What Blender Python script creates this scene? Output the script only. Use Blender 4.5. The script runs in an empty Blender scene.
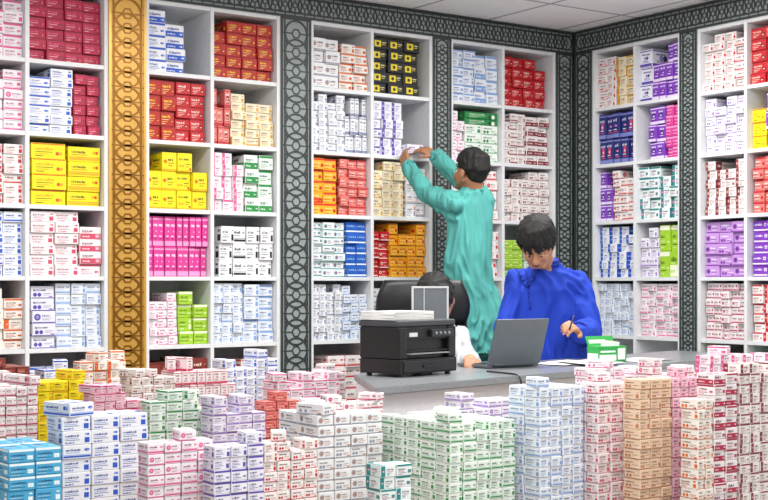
import bpy, bmesh, math, random
from mathutils import Vector, Matrix, noise
from mathutils.bvhtree import BVHTree
random.seed(7)
scene = bpy.context.scene
COL = scene.collection
AN = math.radians(34.8)
FW = Vector((math.sin(AN), math.cos(AN), 0)); RT = Vector((math.cos(AN), -math.sin(AN), 0)); UP = Vector((0, 0, 1))
H = 1.25; FPX = 1320.0; CX = 384.0; HY = 282.0

def P(px, py, z):
    v = RT * ((px - CX) / FPX * z) + FW * z
    v.z = H - (py - HY) / FPX * z
    return v

# ------------------------------------------------------------------ materials
def lin(c): return c / 12.92 if c <= 0.04045 else ((c + 0.055) / 1.055) ** 2.4
def rgb(h): return tuple(lin(int(h[i:i + 2], 16) / 255) for i in (0, 2, 4))
MATS = {}
def mat(h, rough=.45, metal=0.0, amt=.07, scale=25.0):
    key = (h, rough, metal, amt, scale)
    if key in MATS: return MATS[key]
    m = bpy.data.materials.new('surface_' + h); m.use_nodes = True
    nt = m.node_tree; b = nt.nodes['Principled BSDF']
    c = rgb(h)
    tc = nt.nodes.new('ShaderNodeTexCoord'); nz = nt.nodes.new('ShaderNodeTexNoise'); nz.inputs['Scale'].default_value = scale
    nz.inputs['Detail'].default_value = 3
    rp = nt.nodes.new('ShaderNodeValToRGB')
    rp.color_ramp.elements[0].position = .3; rp.color_ramp.elements[1].position = .7
    rp.color_ramp.elements[0].color = tuple(x * (1 - amt) for x in c) + (1,)
    rp.color_ramp.elements[1].color = tuple(min(1, x * (1 + amt * .5)) for x in c) + (1,)
    nt.links.new(tc.outputs['Object'], nz.inputs['Vector']); nt.links.new(nz.outputs['Fac'], rp.inputs['Fac'])
    nt.links.new(rp.outputs['Color'], b.inputs['Base Color'])
    b.inputs['Roughness'].default_value = rough; b.inputs['Metallic'].default_value = metal
    MATS[key] = m
    return m

# ------------------------------------------------------------------ object helpers
def mesh_obj(name, bm, mats, parent=None, smooth=False, loc=None, rz=0.0):
    me = bpy.data.meshes.new(name); bm.to_mesh(me); bm.free()
    if not isinstance(mats, (list, tuple)): mats = [mats]
    for m in mats: me.materials.append(m)
    if smooth:
        for p in me.polygons: p.use_smooth = True
    o = bpy.data.objects.new(name, me); COL.objects.link(o)
    if parent: o.parent = parent
    if loc is not None: o.location = loc
    o.rotation_euler.z = rz
    return o
def tag(o, label, cat, group=None):
    o['label'] = label; o['category'] = cat
    if group: o['group'] = group
    return o
def thing(name, label, cat, loc=(0, 0, 0), rz=0.0, group=None):
    o = bpy.data.objects.new(name, None); COL.objects.link(o); o.location = loc; o.rotation_euler.z = rz
    o.empty_display_size = .1
    return tag(o, label, cat, group)
def struct(o): o['kind'] = 'structure'; return o

def box(bm, x0, y0, z0, x1, y1, z1, bev=0.0, mi=0, M=None, seg=2):
    r = bmesh.ops.create_cube(bm, size=1.0)
    vs = r['verts']
    S = Matrix.Translation(((x0 + x1) / 2, (y0 + y1) / 2, (z0 + z1) / 2)) @ Matrix.Diagonal((abs(x1 - x0), abs(y1 - y0), abs(z1 - z0), 1))
    bmesh.ops.transform(bm, matrix=S, verts=vs)
    fs = set(f for v in vs for f in v.link_faces)
    if bev:
        es = list(set(e for v in vs for e in v.link_edges))
        g = bmesh.ops.bevel(bm, geom=es, offset=bev, segments=seg, affect='EDGES', profile=.5)
        fs = set(g['faces']) | set(f for f in fs if f.is_valid)
        vs = list(set(v for f in fs for v in f.verts))
    for f in fs: f.material_index = mi
    if M is not None: bmesh.ops.transform(bm, matrix=M, verts=vs)

def cone(bm, p0, p1, r0, r1, seg=16):
    d = p1 - p0
    if d.length < 1e-6: return
    M = Matrix.Translation((p0 + p1) / 2) @ d.to_track_quat('Z', 'Y').to_matrix().to_4x4()
    bmesh.ops.create_cone(bm, cap_ends=True, segments=seg, radius1=r0, radius2=r1, depth=d.length, matrix=M)
def sph(bm, c, r, seg=16):
    bmesh.ops.create_uvsphere(bm, u_segments=seg, v_segments=max(6, seg * 2 // 3), radius=r, matrix=Matrix.Translation(c))
def ell(bm, c, axes, radii, seg=20):
    a, b, d = [Vector(x).normalized() for x in axes]
    if a.cross(b).dot(d) < 0: a = -a
    M = Matrix(((a.x * radii[0], b.x * radii[1], d.x * radii[2], c.x),
                (a.y * radii[0], b.y * radii[1], d.y * radii[2], c.y),
                (a.z * radii[0], b.z * radii[1], d.z * radii[2], c.z), (0, 0, 0, 1)))
    bmesh.ops.create_uvsphere(bm, u_segments=seg, v_segments=seg * 2 // 3, radius=1.0, matrix=M)
def limb(bm, pts, rs, seg=16):
    for i, p in enumerate(pts):
        sph(bm, p, rs[i], seg)
        if i: cone(bm, pts[i - 1], p, rs[i - 1], rs[i], seg)
def loft(bm, rings, n=28, power=2.3):
    rows = []
    for (c, a, b) in rings:
        row = []
        for k in range(n):
            t = 2 * math.pi * k / n; ct, st = math.cos(t), math.sin(t)
            x = math.copysign(abs(ct) ** (2 / power), ct); y = math.copysign(abs(st) ** (2 / power), st)
            row.append(bm.verts.new(c + a * x + b * y))
        rows.append(row)
    fs = []
    for i in range(len(rows) - 1):
        for k in range(n):
            fs.append(bm.faces.new((rows[i][k], rows[i][(k + 1) % n], rows[i + 1][(k + 1) % n], rows[i + 1][k])))
    fs.append(bm.faces.new(rows[0][::-1])); fs.append(bm.faces.new(rows[-1]))
    bmesh.ops.recalc_face_normals(bm, faces=fs)
def tube(bm, pts, r, seg=8):
    rows = []
    for i, p in enumerate(pts):
        t = (pts[min(i + 1, len(pts) - 1)] - pts[max(i - 1, 0)]).normalized()
        a = t.orthogonal().normalized() if i == 0 else (pa - t * pa.dot(t)).normalized()
        pa = a; b = t.cross(a)
        rr = r[i] if isinstance(r, (list, tuple)) else r
        rows.append([bm.verts.new(p + (a * math.cos(2 * math.pi * k / seg) + b * math.sin(2 * math.pi * k / seg)) * rr) for k in range(seg)])
    for i in range(len(rows) - 1):
        for k in range(seg):
            bm.faces.new((rows[i][k], rows[i][(k + 1) % seg], rows[i + 1][(k + 1) % seg], rows[i + 1][k]))
    bm.faces.new(rows[0][::-1]); bm.faces.new(rows[-1])
def remeshed(bm, name, m, parent, voxel, smooth=3, fold=0.0, fsc=(7, 7, 3), zref=None):
    me = bpy.data.meshes.new('tmp'); bm.to_mesh(me); bm.free()
    ob = bpy.data.objects.new('tmp', me); COL.objects.link(ob)
    md = ob.modifiers.new('r', 'REMESH'); md.mode = 'VOXEL'; md.voxel_size = voxel
    dg = bpy.context.evaluated_depsgraph_get()
    me2 = bpy.data.meshes.new_from_object(ob.evaluated_get(dg))
    bpy.data.objects.remove(ob)
    b = bmesh.new(); b.from_mesh(me2); bpy.data.meshes.remove(me2)
    def sm(n):
        for _ in range(n): bmesh.ops.smooth_vert(b, verts=b.verts, factor=.5, use_axis_x=True, use_axis_y=True, use_axis_z=True)
    sm(smooth)
    b.normal_update()
    if fold:                            # long soft folds, deeper towards the hem
        mv = []
        for v in b.verts:
            co = v.co
            w_ = noise.noise(co * 2.5) * 1.0
            q = Vector((co.x * fsc[0] + w_ + co.z * 1.6, co.y * fsc[1] - w_, co.z * fsc[2] + w_))
            n1 = noise.noise(q); n2 = 1 - 2.4 * abs(noise.noise(q * 1.7 + Vector((3, 1, 7))))
            g = 1.0 if zref is None else min(1.5, max(.5, 1.0 + (zref - co.z) * .9))
            mv.append((v, v.normal * fold * g * (n1 * 1.0 + n2 * .45 - .25)))
        for v, d in mv: v.co += d
        sm(1)
    b.normal_update()
    tree = BVHTree.FromBMesh(b)
    off = parent.location
    for v in b.verts: v.co -= off
    o = mesh_obj(name, b, m, parent, True)
    return o, tree
def part(bm, name, m, parent, smooth=True):
    for v in bm.verts: v.co -= parent.location
    return mesh_obj(name, bm, m, parent, smooth)

# ------------------------------------------------------------------ people
SKIN = mat('B98464', .5, 0, .04, 12); SKIN2 = mat('A87453', .5, 0, .04, 12)
HAIR = mat('0A0808', .72, 0, .2, 60); LIP = mat('94564C', .45); EYEW = mat('E4DDD6', .3); IRIS = mat('150D09', .2)

def head(bm, c, f, u):
    s = f.cross(u).normalized()
    X = lambda a, b, d: c + s * a + f * b + u * d
    ax = (s, f, u)
    ell(bm, X(0, -.012, .03), ax, (.074, .094, .080))
    ell(bm, X(0, .028, -.035), ax, (.064, .066, .085))
    ell(bm, X(0, .056, -.092), ax, (.036, .030, .024))
    for k in (-1, 1):
        limb(bm, [X(.058 * k, .0, -.05), X(.026 * k, .066, -.096)], [.022, .018])
        ell(bm, X(.036 * k, .066, -.036), ax, (.027, .023, .026))
        ell(bm, X(.079 * k, -.006, -.018), (s, f, u), (.011, .021, .031))
        ell(bm, X(.011 * k, .102, -.042), ax, (.009, .011, .008))
    ell(bm, X(0, .066, .018), ax, (.052, .028, .022))
    limb(bm, [X(0, .088, .006), X(0, .102, -.02), X(0, .112, -.04)], [.009, .0105, .012])
    ell(bm, X(0, .086, -.068), ax, (.026, .012, .013))
    return X, ax
def face_parts(X, ax, par, closed=True):
    for k in (-1, 1):
        b = bmesh.new(); ell(b, X(.031 * k, .0800, -.008), ax, (.015, .0115, .0080), 14); part(b, 'eye', EYEW, par)
        b = bmesh.new(); ell(b, X(.031 * k, .0885, -.0105), ax, (.0058, .0040, .0058), 12); part(b, 'pupil', IRIS, par)
        b = bmesh.new(); limb(b, [X(.017 * k, .090, -.0005), X(.031 * k, .0925, .0005), X(.046 * k, .082, -.003)], [.003, .0042, .003], 8)
        part(b, 'eyelid', SKIN2, par)
        b = bmesh.new(); limb(b, [X(.013 * k, .0965, .017), X(.032 * k, .0905, .023), X(.050 * k, .076, .018)], [.0030, .0038, .0022], 8)
        part(b, 'eyebrow', HAIR, par)
    b = bmesh.new()
    limb(b, [X(-.022, .091, -.069), X(-.008, .0985, -.066), X(.008, .0985, -.066), X(.022, .091, -.069)], [.0025, .0042, .0042, .0025], 8)
    limb(b, [X(-.018, .091, -.072), X(0, .0980, -.075), X(.018, .091, -.072)], [.0025, .0052, .0025], 8)
    part(b, 'mouth', LIP, par)
def hair(X, ax, par, bushy=1.0, seed=1, fr=0.0, shag=.5):
    r = random.Random(seed); b = bmesh.new()
    ell(b, X(0, -.018, .044), ax, (.083 * bushy, .102, .087 * bushy))
    ell(b, X(0, -.055, .0), ax, (.071, .053, .073))
    def on(t, e, k): return X(math.cos(t) * math.cos(e) * .083 * k * bushy, -.012 + math.sin(t) * math.cos(e) * .104 * k, .036 + math.sin(e) * .090 * k * bushy)
    n = 96
    for i in range(n):
        t = 2 * math.pi * i / n + r.uniform(-.06, .06)
        sn = math.sin(t)
        end = (fr if sn > .45 else -.30 if sn > -.2 else -.85) + r.uniform(-.26, .18) * (.5 + shag)
        k = r.uniform(.99, 1.03 + .06 * shag); t0 = t + r.uniform(-.6, .6)
        es = [1.45, 1.45 + (end - 1.45) * .35, 1.45 + (end - 1.45) * .7, end]
        pts = [on(t0 + (t - t0) * q, e, k * kk) for q, e, kk in zip((0, .5, .85, 1), es, (1, 1.01, 1.02, 1.0 + .06 * shag))]
        limb(b, pts, [.015, .014, .010, .0035], 7)
    remeshed(b, 'hair', HAIR, par, .0045, 1)
def hand(bm, w, d, n, curl=.5, side=1, L=1.0, spread=.0035):
    d = d.normalized(); n = (n - d * n.dot(d)).normalized(); s = d.cross(n) * side
    sph(bm, w, .026)
    for k, ln in zip((1.5, .5, -.5, -1.5), (.070, .079, .073, .057)):
        p0 = w + d * .005 + s * k * .011; p1 = w + d * (.088 - abs(k - .5) * .004) * L + s * k * (.0195 + spread * .3)
        limb(bm, [p0, p1], [.0155, .0125], 12)
        a = .15; p = p1; sp = s * (k * spread * 3)
        pts = [p]
        for fr in (.45, .31, .24):
            a += curl
            dd = (d * math.cos(a) + n * math.sin(a) + sp).normalized()
            p = p + dd * ln * L * fr; pts.append(p)
        limb(bm, pts, [.0098, .0090, .0084, .0074], 10)
    b0 = w + d * .028 + s * .026
    p1 = b0 + (d * .6 + s * .75 + n * .25).normalized() * .038; p2 = p1 + (d * .85 + s * .3 + n * .35).normalized() * .030
    limb(bm, [w + d * .012 + s * .012, b0, p1, p2], [.018, .0145, .011, .0085], 10)

def shoe(par, p, f, m):
    b = bmesh.new(); s = f.cross(UP)
    loft(b, [(p + UP * .001 - f * .03, s * .042, f * .13), (p + UP * .035, s * .042, f * .135), (p + UP * .07, s * .036, f * .09), (p + UP * .095 - f * .02, s * .034, f * .05)])
    part(b, 'shoe', m, par)
def cuff(par, wr, el, r, m):
    b = bmesh.new(); d = (wr - el).normalized(); q = wr - d * .012; o1 = d.orthogonal().normalized(); o2 = d.cross(o1)
    limb(b, [q + (o1 * math.cos(t) + o2 * math.sin(t)) * r for t in [2 * math.pi * i / 18 for i in range(19)]], [.006] * 19, 8)
    part(b, 'cuff', m, par)

# ---- person in blue, standing behind the counter, head bowed
def blue_person():
    base = P(548, 282, 7.02); base.z = 0
    par = thing('person', 'person in royal blue tunic behind the counter, head bowed, one hand holding a pen', 'person', base)
    hf = (-FW * .70 - RT * .18 - UP * .68).normalized(); hs = hf.cross(UP).normalized(); hu = hs.cross(hf).normalized()
    hc = P(537, 243, 6.76)
    b = bmesh.new()
    X, ax = head(b, hc, hf, hu)
    nb = P(545, 266, 6.94)
    limb(b, [X(0, -.03, -.05), nb, nb - UP * .06], [.054, .056, .056])
    shL, shR = P(519, 283, 6.98), P(576, 283, 6.98)
    elL, elR = P(506, 328, 6.93), P(589, 331, 6.93)
    wrL, wrR = P(524, 350, 6.68), P(578, 333, 6.70)
    pel = base + UP * .92
    limb(b, [nb - UP * .08, P(547, 305, 7.0), pel], [.06, .07, .085])
    for a in ((shL, elL, wrL), (shR, elR, wrR)):
        limb(b, [nb - UP * .09, a[0], a[1], a[2]], [.045, .042, .036, .027])
    hand(b, wrL, (P(534, 357, 6.56) - wrL), -UP * .8 - FW * .3, .25, -1)
    hand(b, wrR, (P(570, 322, 6.60) - wrR), (-RT * .75 - UP * .55 - FW * .2), .62, 1)
    s = RT
    for k in (-1, 1):
        limb(b, [pel + s * .08 * k, base + s * .10 * k + UP * .5, base + s * .10 * k + UP * .1, base + s * .10 * k + UP * .05], [.085, .06, .042, .042])
        limb(b, [base + s * .10 * k + UP * .05, base + s * .10 * k + UP * .04 - FW * .11], [.036, .028])
    remeshed(b, 'body', SKIN, par, .005, 2)
    face_parts(X, ax, par, True)
    hair(X, ax, par, 1.10, 3, .0, .9)
    CL = mat('143CB6', .8, 0, .08, 6); CD = mat('0E2E98', .8)
    b = bmesh.new()
    loft(b, [(P(545, 261, 6.95), RT * .068, FW * .064), (P(546, 267, 6.97), RT * .105, FW * .082), (P(547, 277, 6.98), RT * .150, FW * .108), (P(547, 290, 6.98), RT * .168, FW * .125),
             (P(547, 322, 7.0), RT * .170, FW * .13), (pel + UP * .02, RT * .19, FW * .145), (base + UP * .52, RT * .25, FW * .17)])
    limb(b, [P(527, 278, 6.98), shL, elL, wrL + (elL - wrL) * .10], [.060, .068, .068, .056])
    limb(b, [P(567, 278, 6.98), shR, elR, wrR + (elR - wrR) * .10], [.060, .068, .070, .056])
    o, tree = remeshed(b, 'tunic', CL, par, .007, 4, .028, (12, 12, 4))
    b = bmesh.new()
    pts = [nb + UP * .014 + RT * (.066 * math.cos(t)) + FW * (.064 * math.sin(t)) + UP * (.012 * math.sin(t)) for t in [-.35 * math.pi + 1.7 * math.pi * i / 22 for i in range(23)]]
    for lift in (0, .015): limb(b, [q + UP * lift for q in pts], [.010] * 23, 8)
    part(b, 'collar', CD, par)
    cuff(par, wrR, elR, .054, CD); cuff(par, wrL, elL, .054, CD)
    b = bmesh.new(); pl = []
    for i in range(12):
        q = P(543 + i * .3, 268 + i * 4, 6.2); h = tree.ray_cast(q, FW)
        if h[0]: pl.append(h[0])
    if len(pl) > 2:
        limb(b, pl, [.005] * len(pl), 8); part(b, 'placket', CD, par)
        for q in pl[2::4]:
            b = bmesh.new(); sph(b, q - FW * .005, .004, 8); part(b, 'button', mat('2A48B0', .3), par)
    for k in (-1, 1):                   # lapel edges falling in a V from the neck
        le = []
        for i in range(6):
            q = P(543.5 + k * (13 - 2.4 * i), 264 + i * 4.5, 6.2); h = tree.ray_cast(q, FW)
            if h[0]: le.append(h[0] - FW * .004)
        if len(le) > 2:
            b = bmesh.new(); limb(b, le, [.008] * len(le), 8); part(b, 'lapel', CD, par)
    b = bmesh.new()
    for k in (-1, 1):
        limb(b, [pel + s * .08 * k - UP * .05, base + s * .11 * k + UP * .5, base + s * .10 * k + UP * .11], [.13, .11, .065])
    remeshed(b, 'trousers', CL, par, .012, 3)
    for k in (-1, 1): shoe(par, base + s * .10 * k - FW * .06, -FW, mat('2A1C16', .4))
    b = bmesh.new(); p0 = P(569, 331, 6.585); p1 = P(574, 315, 6.60)
    tube(b, [p0, p0 + (p1 - p0) * .12, p0 + (p1 - p0) * .13, p1], [.0008, .0035, .0042, .0042])
    o = mesh_obj('pen', b, mat('20222A', .3), None, True); tag(o, 'dark pen held in the hand of the person in blue', 'pen')

# ---- person in teal, back turned, reaching up
def teal_person():
    base = P(471, 282, 7.74); base.z = .33
    par = thing('person', 'person in long teal tunic seen from behind, both arms reaching up to the shelf', 'person', base)
    f = (-RT * .72 + FW * .69).normalized(); s = f.cross(UP).normalized()
    hc = P(471, 171, 7.72)
    hf = (-RT * .66 + FW * .72 + UP * .15).normalized(); hs = hf.cross(UP).normalized(); hu = hs.cross(hf).normalized()
    b = bmesh.new(); X, ax = head(b, hc, hf, hu)
    nb = P(474, 196, 7.74)
    limb(b, [X(0, -.03, -.05), nb, nb - UP * .06], [.053, .054, .054])
    shL, elL, wrL, hL = P(456, 205, 7.64), P(427, 193, 7.84), P(408, 166, 7.98), P(400, 147, 8.06)
    shR, elR, wrR, hR = P(486, 201, 7.86), P(459, 179, 8.06), P(436, 156, 8.10), P(420, 147, 8.13)
    pel = P(471, 305, 7.74)
    limb(b, [nb - UP * .07, P(472, 250, 7.74), pel], [.06, .07, .085])
    for a in ((shL, elL, wrL), (shR, elR, wrR)): limb(b, [nb - UP * .08, a[0], a[1], a[2]], [.048, .040, .033, .027])
    hand(b, wrL, hL - wrL, (RT * .75 + FW * .6), .35, 1)
    hand(b, wrR, hR - wrR, (-UP * .8 + FW * .5), .35, 1)
    for k in (-1, 1):
        q = base + s * .10 * k
        limb(b, [pel + s * .08 * k, q + UP * .48, q + UP * .1, q + UP * .05], [.085, .06, .042, .042])
        limb(b, [q + UP * .05, q + UP * .04 + f * .11], [.036, .028])
    remeshed(b, 'body', SKIN2, par, .005, 2)
    face_parts(X, ax, par, False)
    hair(X, ax, par, .99, 5, .25, .4)
    CL = mat('4D9E98', .85, 0, .08, 6); CD = mat('408882', .85)
    b = bmesh.new()
    loft(b, [(P(474, 187, 7.74), s * .066, f * .062), (P(473, 193, 7.74), s * .11, f * .085), (P(472, 203, 7.74), s * .148, f * .098), (P(471, 228, 7.74), s * .152, f * .108),
             (P(470, 262, 7.74), s * .158, f * .12), (P(470, 300, 7.74), s * .185, f * .145), (base + UP * .50, s * .24, f * .20)])
    limb(b, [P(462, 204, 7.68), shL, elL, wrL + (elL - wrL) * .04], [.060, .060, .052, .044])
    limb(b, [P(480, 201, 7.82), shR, elR, wrR + (elR - wrR) * .04], [.060, .058, .050, .044])
    limb(b, [elL - UP * .042, shL - UP * .08], [.018, .034])
    remeshed(b, 'tunic', CL, par, .007, 3, .036, (15, 15, 1.8), P(470, 240, 7.74).z)
    b = bmesh.new()
    pts = [nb + UP * .014 + s * (.064 * math.cos(t)) + f * (.062 * math.sin(t)) for t in [2 * math.pi * i / 24 for i in range(25)]]
    for lift in (0, .016): limb(b, [q + UP * lift for q in pts], [.010] * 25, 8)
    part(b, 'collar', CD, par)
    cuff(par, wrL, elL, .043, CD); cuff(par, wrR, elR, .043, CD)
    b = bmesh.new()
    for k in (-1, 1):
        q = base + s * .10 * k
        limb(b, [pel + s * .08 * k - UP * .05, q + UP * .5, q + UP * .11], [.13, .11, .065])
    remeshed(b, 'trousers', CL, par, .012, 3)
    for k in (-1, 1): shoe(par, base + s * .10 * k + f * .05, f, mat('2A1C16', .4))
    st = thing('step_stool', 'wooden step stool under the feet of the person in teal', 'stool', (base.x, base.y, 0), 0)
    WD = mat('8A6238', .5, 0, .2, 20)
    b = bmesh.new(); box(b, -.24, -.2, .295, .24, .2, .329, .006); mesh_obj('tread', b, WD, st)
    for x in (-.2, .2):
        for y in (-.16, .16):
            b = bmesh.new(); box(b, x - .02, y - .02, 0, x + .02, y + .02, .295, .003); mesh_obj('leg', b, WD, st)

# ---- seated person with white sleeve, mostly hidden behind the printer
def seated_person():
    base = P(433, 282, 6.74); base.z = 0
    par = thing('person', 'seated dark-haired person in white, head bowed, behind the black printer', 'person', base)
    f = -FW
    hf = (f * .45 - UP * .88 - RT * .1).normalized(); hs = hf.cross(UP).normalized(); hu = hs.cross(hf).normalized()
    hc = P(436, 300, 6.50)
    b = bmesh.new(); X, ax = head(b, hc, hf, hu)
    nb = P(436, 324, 6.66)
    limb(b, [X(0, -.03, -.05), nb, nb - UP * .06], [.055, .056, .056])
    shL, elL, wrL = P(410, 338, 6.70), P(406, 374, 6.55), P(424, 368, 6.30)
    shR, elR, wrR = P(458, 337, 6.70), P(469, 364, 6.50), P(470, 359, 6.28)
    pel = base + UP * .60
    limb(b, [nb - UP * .08, base + UP * .85, pel], [.06, .08, .09])
    for a in ((shL, elL, wrL), (shR, elR, wrR)): limb(b, [nb - UP * .09, a[0], a[1], a[2]], [.05, .042, .036, .027])
    hand(b, wrL, -FW, -UP, .25, -1)
    hand(b, wrR, -FW * .8 + RT * .05 - UP * .1, -UP * .9 - RT * .2, .4, 1)
    for k in (-1, 1):
        kn = base - FW * .42 + RT * .10 * k + UP * .50
        an = base - FW * .36 + RT * .10 * k + UP * .09
        limb(b, [pel + RT * .09 * k, kn, an, an - UP * .04], [.085, .06, .042, .042])
        limb(b, [an - UP * .04, an - UP * .05 - FW * .10], [.036, .028])
    remeshed(b, 'body', SKIN, par, .006, 2)
    face_parts(X, ax, par, True); hair(X, ax, par, 1.03, 9, .1, .5)
    CL = mat('CFD3DA', .75, 0, .06, 5)
    b = bmesh.new()
    loft(b, [(nb + UP * .01, RT * .068, FW * .065), (nb - UP * .02, RT * .105, FW * .085), (nb - UP * .07, RT * .14, FW * .11), (nb - UP * .2, RT * .155, FW * .12), (base + UP * .75, RT * .17, FW * .13), (base + UP * .53, RT * .19, FW * .15)])
    limb(b, [shL, elL, wrL + (elL - wrL) * .12], [.054, .052, .042]); limb(b, [shR, elR, wrR + (elR - wrR) * .12], [.054, .052, .042])
    remeshed(b, 'tunic', CL, par, .008, 3, .022, (13, 13, 5))
    b = bmesh.new()
    for k in (-1, 1):
        kn = base - FW * .42 + RT * .10 * k + UP * .50; an = base - FW * .36 + RT * .10 * k + UP * .12
        limb(b, [pel + RT * .08 * k, kn, an], [.115, .085, .06])
    remeshed(b, 'trousers', CL, par, .012, 3)
    for k in (-1, 1): shoe(par, base - FW * .42 + RT * .10 * k, -FW, mat('2A1C16', .4))
    # office chair
    LE = mat('15161A', .38, 0, .2, 30); CH = mat('26272B', .3, .4)
    c = P(424, 282, 6.82); c.z = 0
    ch = thing('office_chair', 'black high-backed office chair behind the black printer', 'chair', c, -AN)
    b = bmesh.new(); box(b, -.25, -.30, .40, .25, .16, .48, .03, seg=4); mesh_obj('seat', b, LE, ch, True)
    def pad(w0, w1, z0, z1, y, th):
        b = bmesh.new(); rings = []
        for i in range(9):
            q = i / 8; z = z0 + (z1 - z0) * q; e = math.sin(math.pi * min(max(q, .06), .94)) ** .35
            rings.append((Vector((0, y, z)), Vector(((w0 + (w1 - w0) * q) * (.72 + .28 * e), 0, 0)), Vector((0, th * (.35 + .65 * e), 0))))
        loft(b, rings, 32, 3.0); return b
    mesh_obj('backrest', pad(.245, .265, .52, 1.05, .21, .045), LE, ch, True)
    mesh_obj('headrest', pad(.265, .235, 1.03, 1.26, .20, .05), LE, ch, True)
    b = bmesh.new(); tube(b, [Vector((0, 0, .07)), Vector((0, 0, .41))], .03, 14); mesh_obj('gas_column', b, CH, ch, True)
    b = bmesh.new(); box(b, -.03, .1, .40, .03, .27, .43, .005); box(b, -.03, .245, .40, .03, .27, 1.1, .005); mesh_obj('back_bracket', b, CH, ch)
    for k in (-1, 1):
        b = bmesh.new()
        tube(b, [Vector((.26 * k, .12, .44)), Vector((.29 * k, .10, .5)), Vector((.29 * k, .08, .63)), Vector((.29 * k, -.16, .65))], .018, 10)
        mesh_obj('armrest', b, CH, ch, True)
    for i in range(5):
        t = 2 * math.pi * i / 5; d = Vector((math.cos(t), math.sin(t), 0))
        b = bmesh.new(); tube(b, [d * .02 + UP * .10, d * .29 + UP * .075], [.03, .018], 8); lg = mesh_obj('base_leg', b, CH, ch, True)
        b = bmesh.new(); cone(b, d * .285 + Vector((-d.y, d.x, 0)) * -.02 + UP * .031, d * .285 + Vector((-d.y, d.x, 0)) * .02 + UP * .031, .03, .03, 14); mesh_obj('castor', b, CH, lg, True)

blue_person(); teal_person(); seated_person()

# ------------------------------------------------------------------ room
DB = 6.6; XR = 6.138; CEIL = 2.938
WALLM = mat('DADCDC', .8)
b = bmesh.new(); box(b, -1.0, 7.02, 0, 6.7, 7.12, 3.0); struct(mesh_obj('wall_back', b, WALLM))
b = bmesh.new(); box(b, 6.56, 0.5, 0, 6.66, 7.02, 3.0); struct(mesh_obj('wall_right', b, WALLM))
def tiles(name, c1, c2, mortar, w, rough, rot=0):
    m = bpy.data.materials.new(name); m.use_nodes = True; nt = m.node_tree; bs = nt.nodes['Principled BSDF']
    tc = nt.nodes.new('ShaderNodeTexCoord'); br = nt.nodes.new('ShaderNodeTexBrick'); mp = nt.nodes.new('ShaderNodeMapping')
    br.offset = 0; br.inputs['Color1'].default_value = rgb(c1) + (1,); br.inputs['Color2'].default_value = rgb(c2) + (1,); br.inputs['Mortar'].default_value = rgb(mortar) + (1,)
    br.inputs['Scale'].default_value = 1; br.inputs['Brick Width'].default_value = w; br.inputs['Row Height'].default_value = w; br.inputs['Mortar Size'].default_value = .012
    mp.inputs['Rotation'].default_value[2] = rot
    nt.links.new(tc.outputs['Object'], mp.inputs['Vector']); nt.links.new(mp.outputs['Vector'], br.inputs['Vector']); nt.links.new(br.outputs['Color'], bs.inputs['Base Color'])
    bs.inputs['Roughness'].default_value = rough
    return m
b = bmesh.new(); box(b, -1.5, -1.0, -.1, 6.66, 7.12, 0); struct(mesh_obj('floor', b, tiles('floor_tiles', 'E2DED8', 'DAD6D0', '9A968E', .6, .25)))
b = bmesh.new(); box(b, -1.5, .5, CEIL, 6.66, 7.12, 3.05); struct(mesh_obj('ceiling', b, tiles('ceiling_tiles', 'F4F4F4', 'F0F0F0', 'A4A6A8', .6, .8)))

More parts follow.
